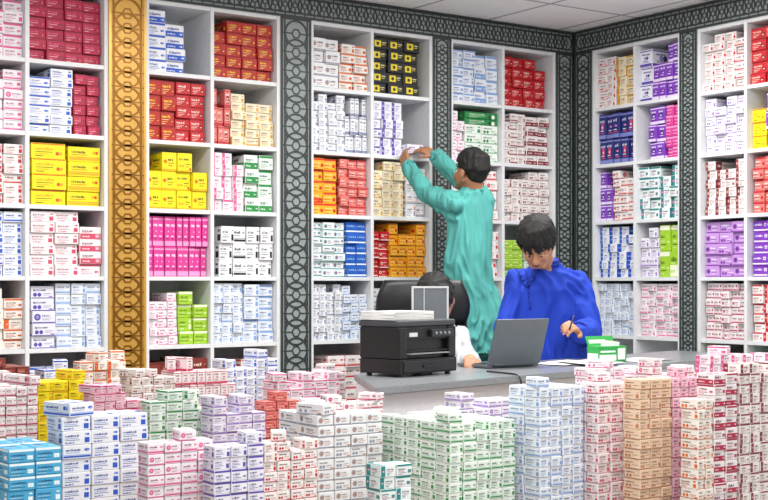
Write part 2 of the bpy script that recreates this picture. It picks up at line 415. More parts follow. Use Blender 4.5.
# ------------------------------------------------------------------ lattice panels
DARK = mat('343A3B', .5, .1, .12, 40); PALE = mat('8F9896', .6); GOLD = mat('8A5C18', .32, .5, .12, 30); GOLDB = mat('CC9C48', .35, .35)
def ring(bm, cx, cz, ro, ri, y0, y1, n=28):
    vs = []
    for k in range(n):
        t = 2 * math.pi * k / n; c, s = math.cos(t), math.sin(t)
        vs.append([bm.verts.new((cx + c * r, y, cz + s * r)) for r, y in ((ro, y0), (ri, y0), (ri, y1), (ro, y1))])
    for k in range(n):
        a, d = vs[k], vs[(k + 1) % n]
        bm.faces.new((a[0], d[0], d[1], a[1])[::-1]); bm.faces.new((a[0], a[3], d[3], d[0])[::-1]); bm.faces.new((a[1], d[1], d[2], a[2])[::-1])
def lattice(name, label, W, Hh, z0, loc, rz, m, mb, cat, vert=True, pitch=.66, edge=None):
    t = thing(name, label, cat, loc, rz)
    b = bmesh.new(); box(b, 0, -.006, z0, W, .03, z0 + Hh); mesh_obj('backing', b, mb, t)
    e = .013; L, S = (Hh, W) if vert else (W, Hh)
    def bar(bm, l0, s0, l1, s1, y0=-.011):
        if vert: box(bm, s0, y0, z0 + l0, s1, -.006, z0 + l1)
        else: box(bm, l0, y0, z0 + s0, l1, -.006, z0 + s1)
    b = bmesh.new()
    bar(b, 0, 0, L, e); bar(b, 0, S - e, L, S); bar(b, 0, e, e, S - e); bar(b, L - e, e, L, S - e)
    mesh_obj('frame', b, edge or m, t)
    g = e + .010
    b = bmesh.new(); th = .0105 if S > .16 else .0085
    bar(b, e, g, L - e, g + .006); bar(b, e, S - g - .006, L - e, S - g)
    D = S - 2 * g; n = int((L - 2 * e - D) / (D * pitch)); step = (L - 2 * e - D) / n
    def at(l, s): return (s, z0 + l) if vert else (l, z0 + s)
    for i in range(n + 1):
        l = e + D / 2 + step * i
        q = at(l, S / 2); ring(b, q[0], q[1], D / 2, D / 2 - th, -.0102 - .0004 * (i % 2), -.006)
        ring(b, q[0], q[1], D * .20, D * .20 - th * .8, -.0095, -.006, 6)          # hexagon in each circle
        bar(b, l - .0035, g, l + .0035, S / 2 - D * .19, -.0092); bar(b, l - .0035, S / 2 + D * .19, l + .0035, S - g, -.0092)
        bar(b, l - .003, e, l + .003, g, -.0092); bar(b, l - .003, S - g, l + .003, S - e, -.0092)
        if i < n:
            for sg in (-1, 1):                      # small squares in the side gaps between the circles
                cs = S / 2 + sg * D * .40; cl = l + step / 2; h = D * .055
                bar(b, cl - h, cs - h, cl + h, cs + h, -.0098)
    mesh_obj('fretwork', b, m, t)
R90 = -math.pi / 2
ZT = 2.785
lattice('lattice_pilaster', 'gold fretwork lattice pilaster between white shelf bays', 3.016 - 2.802, ZT, 0, (2.802, DB, 0), 0, GOLD, GOLDB, 'pilaster', True, .46, mat('D9A94E', .3, .4))
lattice('lattice_pilaster', 'dark fretwork pilaster left of the printer, first dark one right of the gold', 4.062 - 3.858, ZT, 0, (3.858, DB, 0), 0, DARK, PALE, 'pilaster')
lattice('lattice_pilaster', 'dark fretwork pilaster rising just above the head of the person in teal', 5.098 - 4.955, ZT, 0, (4.955, DB, 0), 0, DARK, PALE, 'pilaster')
lattice('lattice_pilaster', 'dark fretwork pilaster on the back wall side of the room corner', 6.138 - 5.984, ZT, 0, (5.984, DB, 0), 0, DARK, PALE, 'pilaster')
lattice('lattice_pilaster', 'dark fretwork pilaster on the right wall side of the room corner', 6.57 - 6.406, ZT, 0, (XR, 6.57, 0), R90, DARK, PALE, 'pilaster')
lattice('lattice_pilaster', 'dark fretwork pilaster between the two shelf bays of the right wall', 5.633 - 5.496, ZT, 0, (XR, 5.633, 0), R90, DARK, PALE, 'pilaster')
lattice('lattice_frieze', 'dark fretwork band along the top of the back wall shelves', 6.138 - 1.9, .145, ZT, (1.9, DB, 0), 0, DARK, PALE, 'frieze', False)
lattice('lattice_frieze', 'dark fretwork band along the top of the right wall shelves', 6.57 - 4.5, .145, ZT, (XR, 6.57, 0), R90, DARK, PALE, 'frieze', False)

# ------------------------------------------------------------------ shelving
LV = [.53, .905, 1.28, 1.65, 2.025, 2.40]
SHW = mat('E2E4E6', .5, 0, .04)
T = .022; DEP = .40
UNITS = {}
def unit(key, label, origin, rz, edges):
    t = thing('shelving_unit', label, 'shelves', origin, rz)
    W = edges[-1]
    b = bmesh.new(); box(b, 0, DEP - .01, 0, W, DEP, ZT); mesh_obj('back_panel', b, SHW, t)
    for i, x in enumerate(edges):
        b = bmesh.new(); xx = min(max(x - T / 2, 0), W - T); box(b, xx, 0, 0, xx + T, DEP - .01, ZT, .001); mesh_obj('divider' if 0 < i < len(edges) - 1 else 'side_panel', b, SHW, t)
    for i in range(len(edges) - 1):
        l = edges[i] + (T if i == 0 else T / 2); r = edges[i + 1] - (T if i == len(edges) - 2 else T / 2)
        UNITS[key + str(i)] = (Vector(origin), rz, l, r)
        for z in LV + [ZT]:
            b = bmesh.new(); box(b, l, .004, z - T, r, DEP - .01, z, .001); mesh_obj('shelf_board', b, SHW, t)
        b = bmesh.new(); box(b, l, .01, 0, r, .028, LV[0] - T, .001); mesh_obj('cabinet_door', b, SHW, t)
unit('A', 'white shelving unit left of the gold pilaster', (1.92, DB, 0), 0, [0, 2.361 - 1.92, 2.802 - 1.92])
unit('B', 'white shelving unit between the gold pilaster and the first dark pilaster', (3.016, DB, 0), 0, [0, 3.42 - 3.016, 3.858 - 3.016])
unit('C', 'white shelving unit behind the printer and black chair', (4.062, DB, 0), 0, [0, 4.501 - 4.062, 4.955 - 4.062])
unit('D', 'white shelving unit of the back wall nearest the room corner', (5.098, DB, 0), 0, [0, 5.532 - 5.098, 5.984 - 5.098])
unit('E', 'white shelving unit of the right wall nearest the room corner', (XR, 6.406, 0), R90, [0, 6.406 - 6.023, 6.406 - 5.633])
unit('F', 'white shelving unit at the right edge of the photo', (XR, 5.496, 0), R90, [0, 5.496 - 5.13, 5.496 - 4.76])

# ------------------------------------------------------------------ cartons
PAL = {
 'crimson': ('B01440', 'E0587C', 'F2C8D4', '74102C'), 'white_blue': ('EBECF2', '2458C4', '2E4A98', '7EA0DC'),
 'white_paleblue': ('E4E9F1', '7EA2D6', '4E6496', 'A2B8DA'), 'red': ('C01622', 'F2E2D6', 'F0C0B0', '841014'),
 'red_yellow': ('B42018', 'F4C828', 'F6DC8C', '7C1210'), 'yellow': ('F2DE08', 'DCA800', '4A4410', 'D24A20'),
 'magenta': ('DA3C96', 'F29CCB', 'FBDCEE', 'A2206A'), 'white_pink': ('F0E8EC', 'DC5290', '843664', 'E294BA'),
 'white_red': ('EFE9E7', 'C21C2C', '642832', 'DE7C70'), 'lime': ('A0CC30', 'EFF4D4', '3E6C14', 'D6E890'),
 'white_crimson': ('EDE7E8', 'AC1A44', '6E1C3C', 'D07490'), 'white_rose': ('EFE6E7', 'CC4664', '7A3854', 'E29AA8'),
 'brown': ('7E3028', 'C48470', 'EED6C6', '52180F'), 'white_black': ('ECECEF', '1C1C24', '34343E', '84848F'),
 'white_grey': ('EAEAEC', '929AAA', '50545E', 'C8824A'), 'black_yellow': ('19191C', 'E8D21C', '34342A', 'F2EEB8'),
 'white_purple': ('E8E6F0', '5A48A8', '443E74', '9C90CA'), 'orange_yellow': ('EEAC18', 'D63018', 'F6E49A', 'A81E14'),
 'salmon_red': ('DC7A72', 'BA2430', 'F8E6DE', '84141C'), 'white_green': ('E6EFE7', '228A40', '285A3A', '7CBE92'),
 'green': ('228444', 'DDF0DE', 'C4E4B4', '125224'), 'blue': ('2060C0', 'E6EEF9', '9CC0EA', '123C84'),
 'navy': ('1E2870', '7C86C8', 'D0D6F2', 'DA4466'), 'violet': ('803CBA', 'E8DAF4', 'F2EEF9', '4E2286'),
 'lilac': ('C496D8', '823CA6', 'F6EEFA', '663284'), 'cream_yellow': ('EDE2C4', 'D6A224', '6A562C', 'CA4C30'),
 'cyan': ('48A8D4', 'EEF7FA', '185A8C', 'BEE0EE'), 'kraft': ('E4C6AA', 'B4764E', '7A4A32', 'F4E4D4'),
 'olive': ('8A8E38', 'E4D86C', '303818', 'BE4428'), 'pink': ('EEC2D0', 'C83A70', '6E3054', 'FAE6EE'),
 'white_orange': ('EEE8E0', 'DA641E', '603824', 'C62626'), 'white_teal': ('E7EEEE', '188686', '28525C', 'C04A8A'),
 'white_brown': ('ECE5E2', '84323A', '50262C', 'C49088'), 'white_lilac': ('EAE6F0', '9270C0', '564680', 'BEA6DA'),
 'white_slate': ('E8E9ED', '7C88A4', '48506A', 'A6AEC2'),
}
WORD = {'white_paleblue': 'white and pale blue', 'kraft': 'tan', 'white_slate': 'white and slate grey'}
def cw(p): return WORD.get(p, p.replace('_', ' and '))

def layout(design, fw, fh, r):
    out = []
    def R(a, c, d, e, s): out.append(('r', a, c, d, e, s))
    def E(a, c, ru, s, asp=1.0): out.append(('e', a, c, ru, ru * asp * fw / fh, s))
    def Wd(u0, v0, v1, um, s):          # a line of fine print: short uneven strokes
        lh = (v1 - v0) * .80; u = u0; n = 0; st = max(.17 * lh * fh / fw, .012)
        um = u0 + (um - u0) * r.uniform(.7, 1)
        while u + st < um and n < 20:
            w_ = st * r.choice((.8, 1, 1.6, 2.2)); hh = r.choice((.68, .68, .72, 1.0)); lo = r.choice((0, 0, 0, -.16))
            R(u, v0 + lh * lo, min(u + w_, um), v0 + lh * hh, s)
            u += w_ + st * r.choice((.5, .5, .5, 1.7)); n += 1
    def pic(u, v, ru, s1, s2):          # small product picture: capsule / pills
        k = r.random()
        if k < .4: E(u, v, ru, s1, .5); E(u + ru * .3, v - .02, ru * .6, s2, .5)
        elif k < .7: E(u - ru * .4, v, ru * .5, s1); E(u + ru * .5, v, ru * .5, s2)
        else: R(u - ru, v - .14, u + ru, v + .16, s1); R(u - ru * .6, v - .06, u + ru * .4, v + .02, s2)
    if design == 'band':
        R(0, .82, 1, 1, 1); Wd(.08, .50, .70, .70, 2); Wd(.08, .34, .45, .6, 3); R(.08, .22, .64, .26, 2); R(.08, .10, .42, .14, 3); pic(.84, .34, .11, 1, 3)
    elif design == 'half':
        R(0, 0, .28, 1, 1); Wd(.38, .58, .76, .90, 2); R(.38, .44, .84, .48, 3); R(.38, .30, .72, .34, 2); R(.38, .14, .6, .21, 1); pic(.14, .5, .09, 3, 0)
    elif design == 'logo':
        E(.2, .52, min(.15, .30 * fh / fw), 1); E(.2, .52, min(.08, .16 * fh / fw), 3); Wd(.40, .56, .76, .90, 2); R(.42, .40, .86, .44, 3); R(.42, .26, .74, .30, 2); R(0, 0, 1, .10, 1)
    elif design == 'window':            # dark box with a small bright panel
        R(.16, .20, .60, .80, 1); E(.38, .50, min(.10, .18 * fh / fw), 2); Wd(.66, .56, .76, .94, 3); R(.66, .40, .88, .45, 1)
    elif design == 'stripe':
        R(0, .08, 1, .22, 1); R(0, .26, 1, .30, 3); Wd(.08, .58, .80, .70, 2); R(.08, .44, .6, .48, 3); pic(.86, .64, .10, 1, 3)
    elif design == 'block':
        R(.78, .12, .96, .52, 1); pic(.87, .76, .08, 3, 1); Wd(.06, .60, .80, .64, 2); R(.06, .46, .52, .50, 3); R(.06, .33, .60, .37, 2); Wd(.06, .10, .24, .5, 1)
    elif design == 'tall':
        R(0, 0, 1, .16, 1); R(.2, .22, .8, .26, 3); R(.2, .31, .66, .35, 2); pic(.5, .5, .2, 3, 2); Wd(.14, .68, .82, .88, 2); R(0, .9, 1, .96, 1)
    elif design == 'solid':
        Wd(.10, .56, .78, .76, 1); R(.10, .40, .62, .44, 2); R(.10, .26, .5, .30, 1); R(.10, .12, .34, .17, 2); pic(.82, .34, .11, 3, 1); R(0, .93, 1, 1, 3)
    elif design == 'dots':
        for u in (.16, .36): E(u, .30, min(.09, .18 * fh / fw), 1)
        Wd(.08, .62, .82, .84, 2); R(.54, .38, .9, .42, 2); R(.54, .24, .8, .28, 3); R(.8, .08, .96, .2, 3); R(0, 0, 1, .06, 1)
    elif design == 'panel':             # large flat colour block
        R(.0, .0, 1, .46, 1); Wd(.10, .60, .84, .82, 2); R(.10, .52, .5, .56, 3); Wd(.10, .16, .32, .6, 0); pic(.84, .24, .10, 3, 0)
    return out
CM = {}
def carton(w, h, d, design, pal, seed):
    key = (round(w, 4), round(h, 4), round(d, 4), design, pal, seed)
    if key in CM: return CM[key]
    bm = bmesh.new()
    box(bm, -w / 2, -d / 2, 0, w / 2, d / 2, h, min(.002, h * .05), 0, seg=1)
    e = .0004
    fr = (lambda u, v: (-w / 2 + u * w, -d / 2 - e, v * h), w, h)
    lf = (lambda u, v: (-w / 2 - e, d / 2 - u * d, v * h), d, h)
    rg = (lambda u, v: (w / 2 + e, -d / 2 + u * d, v * h), d, h)
    tp = (lambda u, v: (-w / 2 + u * w, -d / 2 + v * d, h + e), w, d)
    for fn, fw, fh in (fr, lf, rg, tp):
        nrm = Vector((0, -1, 0)) if fn is fr[0] else Vector((-1, 0, 0)) if fn is lf[0] else Vector((1, 0, 0)) if fn is rg[0] else Vector((0, 0, 1))
        lift = 0.0
        for it in layout(design, fw, fh, random.Random(seed + (0 if fn is fr[0] else 7))):
            m = lambda q: .025 + .95 * min(1, max(0, q))
            lift += .000006
            if it[0] == 'r':
                vs = [bm.verts.new(Vector(fn(m(a), m(c))) + nrm * lift) for a, c in ((it[1], it[2]), (it[3], it[2]), (it[3], it[4]), (it[1], it[4]))]
            else:
                vs = [bm.verts.new(Vector(fn(m(it[1] + it[3] * math.cos(t)), m(it[2] + it[4] * math.sin(t)))) + nrm * (lift + .0002)) for t in [2 * math.pi * k / 14 for k in range(14)]]
            f = bm.faces.new(vs); f.material_index = it[5]
    for sx in (-1, 1):                  # tuck-flap seam on both ends
        x = sx * (w / 2 + e * 2.2)
        q = [(x, -d * .47, h * .955), (x, d * .47, h * .955), (x, d * .47, h * .97), (x, -d * .47, h * .97)]
        if sx < 0: q = q[::-1]
        f = bm.faces.new([bm.verts.new(c) for c in q]); f.material_index = 2
    me = bpy.data.meshes.new('medicine_carton'); bm.to_mesh(me); bm.free()
    for c in PAL[pal]: me.materials.append(mat(c, .5, 0, .05, 18))
    CM[key] = me
    return me
ALT = {'band': 'block', 'half': 'band', 'logo': 'dots', 'window': 'window', 'stripe': 'logo', 'block': 'stripe', 'tall': 'tall', 'solid': 'solid', 'dots': 'block', 'panel': 'band'}
def put(me, name, loc, rz, label, group):
    o = bpy.data.objects.new(name, me); COL.objects.link(o); o.location = loc; o.rotation_euler.z = rz
    o['label'] = label; o['category'] = 'medicine box'; o['group'] = group
    return o

LEVEL = ['sixth shelf down', 'fifth shelf down', 'fourth shelf down', 'third shelf down', 'second shelf down', 'top shelf']
COLN = {'A0': 'leftmost shelf column', 'A1': 'column left of gold pilaster', 'B0': 'column right of gold pilaster', 'B1': 'second column right of gold pilaster',
        'C0': 'column right of first dark pilaster', 'C1': 'column the teal person reaches into', 'D0': 'column behind the teal person\'s head', 'D1': 'back wall column nearest the corner',
        'E0': 'right wall column nearest the corner', 'E1': 'second right wall column', 'F0': 'third right wall column', 'F1': 'rightmost shelf column'}
SPEC = {
 ('A0', 5): [(0, 1, 4, 5, .85, 'band', 'white_pink')], ('A0', 4): [(0, 1, 4, 6, .9, 'stripe', 'white_pink')], ('A0', 3): [(0, 1, 4, 6, .88, 'block', 'white_red')],
 ('A0', 2): [(0, 1, 4, 6, .95, 'block', 'white_blue')], ('A0', 1): [(0, 1, 4, 6, .9, 'half', 'white_orange')], ('A0', 0): [(0, 1, 3, 3, .75, 'solid', 'brown')],
 ('A1', 5): [(.0, .99, 4, 6, .97, 'solid', 'crimson')], ('A1', 4): [(0, .60, 2, 7, .97, 'band', 'white_blue'), (.62, .97, 2, 6, .92, 'solid', 'crimson')],
 ('A1', 3): [(.06, .52, 1, 4, .93, 'solid', 'yellow'), (.54, .98, 1, 4, .90, 'block', 'yellow')], ('A1', 2): [(.04, .68, 2, 6, .97, 'block', 'white_rose'), (.69, .99, 1, 5, .94, 'panel', 'white_rose')],
 ('A1', 1): [(.06, .37, 1, 5, .93, 'logo', 'white_purple'), (.38, .99, 3, 6, .97, 'block', 'white_paleblue')], ('A1', 0): [(0, .5, 2, 4, .8, 'band', 'white_blue'), (.52, .99, 2, 4, .75, 'stripe', 'white_pink')],
 ('B0', 5): [(0, .62, 2, 5, .97, 'panel', 'white_blue')], ('B0', 4): [(.0, .46, 2, 4, .95, 'solid', 'red_yellow'), (.47, .96, 2, 5, .95, 'solid', 'red')],
 ('B0', 3): [(.0, .98, 4, 3, .90, 'logo', 'yellow')], ('B0', 2): [(.0, .99, 10, 2, .95, 'tall', 'magenta')],
 ('B0', 1): [(.04, .50, 3, 6, .82, 'dots', 'white_pink'), (.52, .99, 2, 4, .84, 'band', 'lime')], ('B0', 0): [(.0, .45, 2, 3, .8, 'solid', 'brown'), (.47, .98, 2, 3, .85, 'stripe', 'brown')],
 ('B1', 5): [(.0, .97, 4, 5, .95, 'solid', 'red_yellow')], ('B1', 4): [(.0, .30, 3, 3, .90, 'tall', 'salmon_red'), (.32, .99, 3, 6, .85, 'block', 'cream_yellow')],
 ('B1', 3): [(.02, .5, 3, 5, .95, 'half', 'white_pink'), (.52, .97, 2, 4, .94, 'panel', 'white_green')], ('B1', 2): [(.14, .98, 4, 3, .82, 'block', 'white_black')],
 ('B1', 1): [(.02, .5, 3, 6, .97, 'block', 'white_paleblue'), (.51, .99, 2, 5, .95, 'band', 'white_paleblue')], ('B1', 0): [(.0, .98, 4, 5, .8, 'band', 'white_red')],
 ('C0', 5): [(.0, .5, 2, 4, .85, 'logo', 'white_grey'), (.52, .99, 2, 6, .95, 'band', 'white_orange')], ('C0', 4): [(.0, .60, 4, 7, .98, 'block', 'white_slate'), (.61, .99, 5, 3, .95, 'tall', 'white_slate')],
 ('C0', 3): [(.0, .46, 2, 5, .96, 'panel', 'orange_yellow'), (.5, .99, 3, 6, .97, 'band', 'salmon_red')],
 ('C0', 2): [(.0, .6, 3, 7, .93, 'stripe', 'white_teal'), (.62, .99, 2, 5, .95, 'stripe', 'blue')], ('C0', 1): [(.02, .55, 4, 7, .95, 'block', 'white_slate'), (.56, .99, 3, 6, .93, 'dots', 'white_paleblue')], ('C0', 0): [(.02, .9, 3, 4, .8, 'stripe', 'white_red')],
 ('C1', 5): [(.02, .86, 3, 5, .98, 'window', 'black_yellow')], ('C1', 4): [(.0, .58, 3, 6, .95, 'half', 'white_purple')],
 ('C1', 3): [(.02, .6, 3, 6, .97, 'dots', 'cream_yellow'), (.62, .98, 2, 4, .88, 'block', 'white_grey')], ('C1', 2): [(.0, .32, 2, 5, .80, 'stripe', 'red'), (.34, .98, 4, 5, .95, 'solid', 'orange_yellow')],
 ('C1', 1): [(.0, .98, 4, 5, .88, 'block', 'white_grey')],
 ('D0', 5): [(.02, .5, 2, 6, .95, 'band', 'white_paleblue'), (.51, .97, 2, 4, .90, 'panel', 'white_paleblue')], ('D0', 4): [(.0, .28, 2, 5, .9, 'dots', 'white_pink'), (.3, .98, 2, 4, .68, 'dots', 'white_green'), (.3, .98, 1, 2, .24, 'solid', 'green', .68)],
 ('D0', 3): [(.0, .98, 4, 5, .92, 'stripe', 'white_red')], ('D0', 2): [(.5, .98, 2, 5, .85, 'block', 'white_red')],
 ('D1', 5): [(.0, .92, 4, 5, .93, 'solid', 'red')], ('D1', 4): [(.02, .5, 3, 6, .95, 'block', 'white_brown'), (.51, .97, 2, 5, .92, 'panel', 'white_brown')], ('D1', 3): [(.02, .98, 5, 6, .95, 'dots', 'white_brown')],
 ('D1', 2): [(.0, .45, 2, 5, .88, 'solid', 'lime'), (.5, .97, 2, 5, .85, 'band', 'white_green')], ('D1', 1): [(.02, .98, 4, 5, .9, 'band', 'white_blue')],
 ('E0', 5): [(.0, .46, 2, 6, .94, 'dots', 'white_red'), (.48, .98, 2, 5, .9, 'half', 'cream_yellow')], ('E0', 4): [(.02, .96, 5, 2, .95, 'tall', 'navy')],
 ('E0', 3): [(.0, .34, 2, 3, .95, 'tall', 'violet'), (.38, .98, 3, 6, .94, 'stripe', 'white_red')], ('E0', 2): [(.02, .98, 4, 6, .95, 'half', 'white_blue')], ('E0', 1): [(.02, .98, 5, 7, .96, 'block', 'white_paleblue')],
 ('E1', 5): [(.0, .3, 1, 3, .95, 'tall', 'white_purple'), (.32, .98, 4, 3, .97, 'tall', 'violet')], ('E1', 4): [(.24, .62, 2, 3, .95, 'tall', 'violet'), (.64, .98, 2, 5, .95, 'band', 'magenta')],
 ('E1', 3): [(.0, .98, 4, 5, .95, 'half', 'white_teal')], ('E1', 2): [(.04, .46, 2, 5, .9, 'block', 'white_lilac'), (.5, .98, 2, 2, .94, 'panel', 'lime')], ('E1', 1): [(.02, .98, 5, 7, .96, 'block', 'white_pink')],
 ('F0', 5): [(.0, .98, 4, 7, .97, 'block', 'white_red')], ('F0', 4): [(.02, .98, 4, 6, .95, 'dots', 'white_lilac')], ('F0', 3): [(.04, .98, 4, 6, .94, 'half', 'white_brown')],
 ('F0', 2): [(.02, .98, 3, 5, .95, 'logo', 'lilac')], ('F0', 1): [(.04, .98, 5, 7, .97, 'stripe', 'white_crimson')], ('F0', 0): [(.02, .98, 3, 3, .75, 'solid', 'olive')],
 ('F1', 5): [(.0, .98, 3, 5, .95, 'solid', 'red')], ('F1', 4): [(.0, .3, 1, 4, .9, 'solid', 'yellow'), (.32, .98, 3, 3, .92, 'tall', 'violet')], ('F1', 3): [(.05, .98, 4, 5, .95, 'band', 'salmon_red')],
 ('F1', 2): [(.02, .98, 3, 5, .94, 'stripe', 'violet')], ('F1', 1): [(.05, .98, 4, 6, .95, 'half', 'white_red')], ('F1', 0): [(.02, .98, 3, 3, .75, 'solid', 'green')],
}
CH_ = .348
seed = 100
for (ck, lv), blocks in SPEC.items():
    o, rz, l, r = UNITS[ck]
    c, s = math.cos(rz), math.sin(rz)
    for blk in blocks:
        (x0, x1, n, rows, hf, ds, pal) = blk[:7]; z0f = blk[7] if len(blk) > 7 else 0.0
        carries = len(blocks) > 1 and any(len(q) > 7 and q[0] == x0 for q in blocks) and len(blk) == 7
        seed += 1; rr = random.Random(seed)
        bw = (r - l) * (x1 - x0) / n; bh = CH_ * hf / rows; dd = .20
        mes = [carton(bw - .003, bh - .0008, dd, ds, pal, seed), carton(bw - .003, bh - .0008, dd, ALT[ds], pal, seed + 1000)]
        name = pal + '_medicine_carton'
        lab = '%s medicine carton, %s, %s' % (cw(pal), LEVEL[lv], COLN[ck])
        if sum(1 for q in blocks if q[6] == pal) > 1: lab = ('left-hand ' if x0 < .3 else 'right-hand ') + lab
        grp = '%s cartons, %s, %s' % (cw(pal), LEVEL[lv], COLN[ck])
        if lab.startswith(('left-hand', 'right-hand')): grp = lab.split()[0] + ' ' + grp
        for i in range(n):
            drop = 1 if (rr.random() < .2 and rows > 2 and not carries) else 0
            alt = rr.random() < .25
            for k in range(rows - drop):
                lx = l + (r - l) * x0 + bw * (i + .5); ly = .035 + dd / 2 + (0 if carries or z0f else rr.uniform(-.012, .018))
                loc = Vector((o.x + lx * c - ly * s, o.y + lx * s + ly * c, LV[lv] + .0004 + CH_ * z0f + bh * k))
                put(mes[1 if alt != (rr.random() < .1) else 0], name, loc, rz + rr.uniform(-.010, .010), lab, grp)

me = carton(.12, .055, .09, 'block', 'white_purple', 999)
o = put(me, 'white_purple_medicine_carton', P(411, 154, 8.19), 0, 'white and purple medicine carton held between the raised hands of the person in teal', 'x'); del o['group']

# ------------------------------------------------------------------ floor stacks, each on a plain shipping carton
PLAT = .20
CA = Vector((2.816, 4.108)); CANG = math.radians(12.2)
cu = Vector((math.cos(CANG), math.sin(CANG))); cn = Vector((-math.sin(CANG), math.cos(CANG)))
STK = [  # xl, xe, xr, ytop, ybottom, z, nx, ny, bh, design, palette, where, loose boxes on top
 (-22, 8, 62, 450, 505, 4.0, 2, 2, 14, 'band', 'cyan', 'bottom left corner stack', 0),
 (46, 62, 148, 418, 505, 4.2, 3, 1, 14, 'block', 'white_blue', 'tall front stack at lower left', 1),
 (138, 148, 214, 444, 505, 4.1, 4, 1, 11, 'stripe', 'white_pink', 'low front stack right of the blue printed one', 1),
 (203, 214, 264, 447, 505, 4.1, 3, 1, 12, 'band', 'white_purple', 'low front stack, second right of the blue printed one', 1),
 (254, 264, 318, 443, 505, 4.15, 4, 1, 10, 'dots', 'white_red', 'low front stack left of the grey printed one', 1),
 (278, 318, 383, 416, 505, 4.45, 4, 2, 11, 'logo', 'white_grey', 'front stack below the counter corner', 2),
 (366, 380, 412, 466, 505, 4.0, 2, 1, 12, 'half', 'white_teal', 'small low stack at bottom centre', 0),
 (380, 450, 516, 424, 505, 4.35, 5, 5, 10, 'block', 'white_green', 'wide front stack below the counter', 3),
 (508, 540, 584, 388, 505, 4.45, 4, 2, 10, 'block', 'white_paleblue', 'tall front stack below the laptop', 1),
 (574, 598, 636, 384, 505, 4.45, 3, 2, 10, 'dots', 'white_rose', 'tall front stack left of the tan one', 1),
 (625, 640, 672, 380, 505, 4.45, 3, 1, 10, 'dots', 'kraft', 'tall tan stack at lower right', 0),
 (662, 673, 698, 378, 505, 4.45, 3, 1, 10, 'dots', 'pink', 'stack right of the tan one', 1),
 (689, 698, 714, 400, 505, 4.4, 2, 1, 10, 'dots', 'white_orange', 'narrow low stack left of the crimson panelled one', 0),
 (704, 714, 738, 374, 505, 4.45, 2, 1, 11, 'panel', 'white_crimson', 'narrow stack at lower right', 0),
 (729, 740, 790, 364, 505, 4.45, 5, 1, 10, 'half', 'white_brown', 'tall stack at the right edge', 0),
 (-40, -5, 38, 388, 462, 4.9, 4, 2, 10, 'stripe', 'white_crimson', 'mid pile at the left edge', 2),
 (26, 38, 84, 382, 462, 5.0, 3, 1, 10, 'band', 'yellow', 'mid pile behind the cyan stack', 1),
 (82, 94, 148, 394, 432, 4.9, 5, 1, 8, 'band', 'pink', 'mid pile behind the blue printed stack', 3),
 (140, 150, 214, 402, 462, 4.75, 4, 1, 10, 'band', 'white_green', 'mid pile left of the purple printed boxes', 2),
 (200, 213, 266, 406, 462, 4.75, 4, 1, 9, 'band', 'white_lilac', 'mid pile behind the low front stacks', 2),
 (254, 265, 300, 402, 456, 4.9, 3, 1, 9, 'solid', 'salmon_red', 'mid pile left of the grey printed stack', 1),
 (318, 330, 384, 404, 432, 4.72, 4, 1, 8, 'stripe', 'white_crimson', 'mid pile against the counter corner', 2),
 (66, 80, 134, 362, 404, 5.5, 4, 2, 9, 'half', 'white_orange', 'back pile below the yellow cartons', 2),
 (120, 132, 176, 378, 412, 5.4, 4, 1, 8, 'dots', 'white_brown', 'back pile below the gold pilaster', 2),
 (160, 174, 236, 372, 418, 5.4, 8, 1, 14, 'tall', 'white_rose', 'back pile right of the gold pilaster', 2),
 (212, 226, 278, 360, 418, 5.9, 5, 1, 9, 'block', 'white_blue', 'back pile below the first dark pilaster', 1),
 (262, 278, 340, 382, 420, 5.5, 5, 1, 8, 'band', 'white_pink', 'back pile left of the counter', 3),
 (306, 314, 346, 374, 402, 5.9, 3, 1, 9, 'stripe', 'white_crimson', 'farthest pile left of the counter', 1),
 (-30, -12, 30, 368, 398, 5.7, 3, 1, 9, 'solid', 'brown', 'farthest pile at the left edge', 1),
 (34, 44, 72, 370, 396, 5.9, 2, 1, 9, 'band', 'white_blue', 'farthest pile behind the yellow pile', 1),
 (444, 460, 516, 402, 436, 4.9, 4, 1, 8, 'stripe', 'white_lilac', 'flat pile against the counter front', 1),
 (574, 592, 646, 369, 406, 5.15, 5, 1, 8, 'dots', 'white_pink', 'pile against the counter at right', 1),
 (638, 652, 704, 367, 406, 5.2, 5, 1, 8, 'logo', 'white_rose', 'pile against the counter\'s right end', 1),
 (696, 710, 775, 356, 400, 5.2, 6, 1, 9, 'half', 'white_pink', 'back pile at the right edge', 1),
]
KB = mat('A9794C', .75, 0, .12, 14); KT = mat('C9A46A', .4)
placed = []
def solve(xl, xe, xr, z):
    R0 = (xe - CX) / FPX * z; q = RT * R0 + FW * z
    sA, cA = math.sin(AN), math.cos(AN)
    k = (xr - CX) / FPX; a = (k * z - R0) / (cA - sA * k)
    k = (xl - CX) / FPX; bb = (R0 - k * z) / (sA + cA * k)
    return q.x, q.y, a, bb
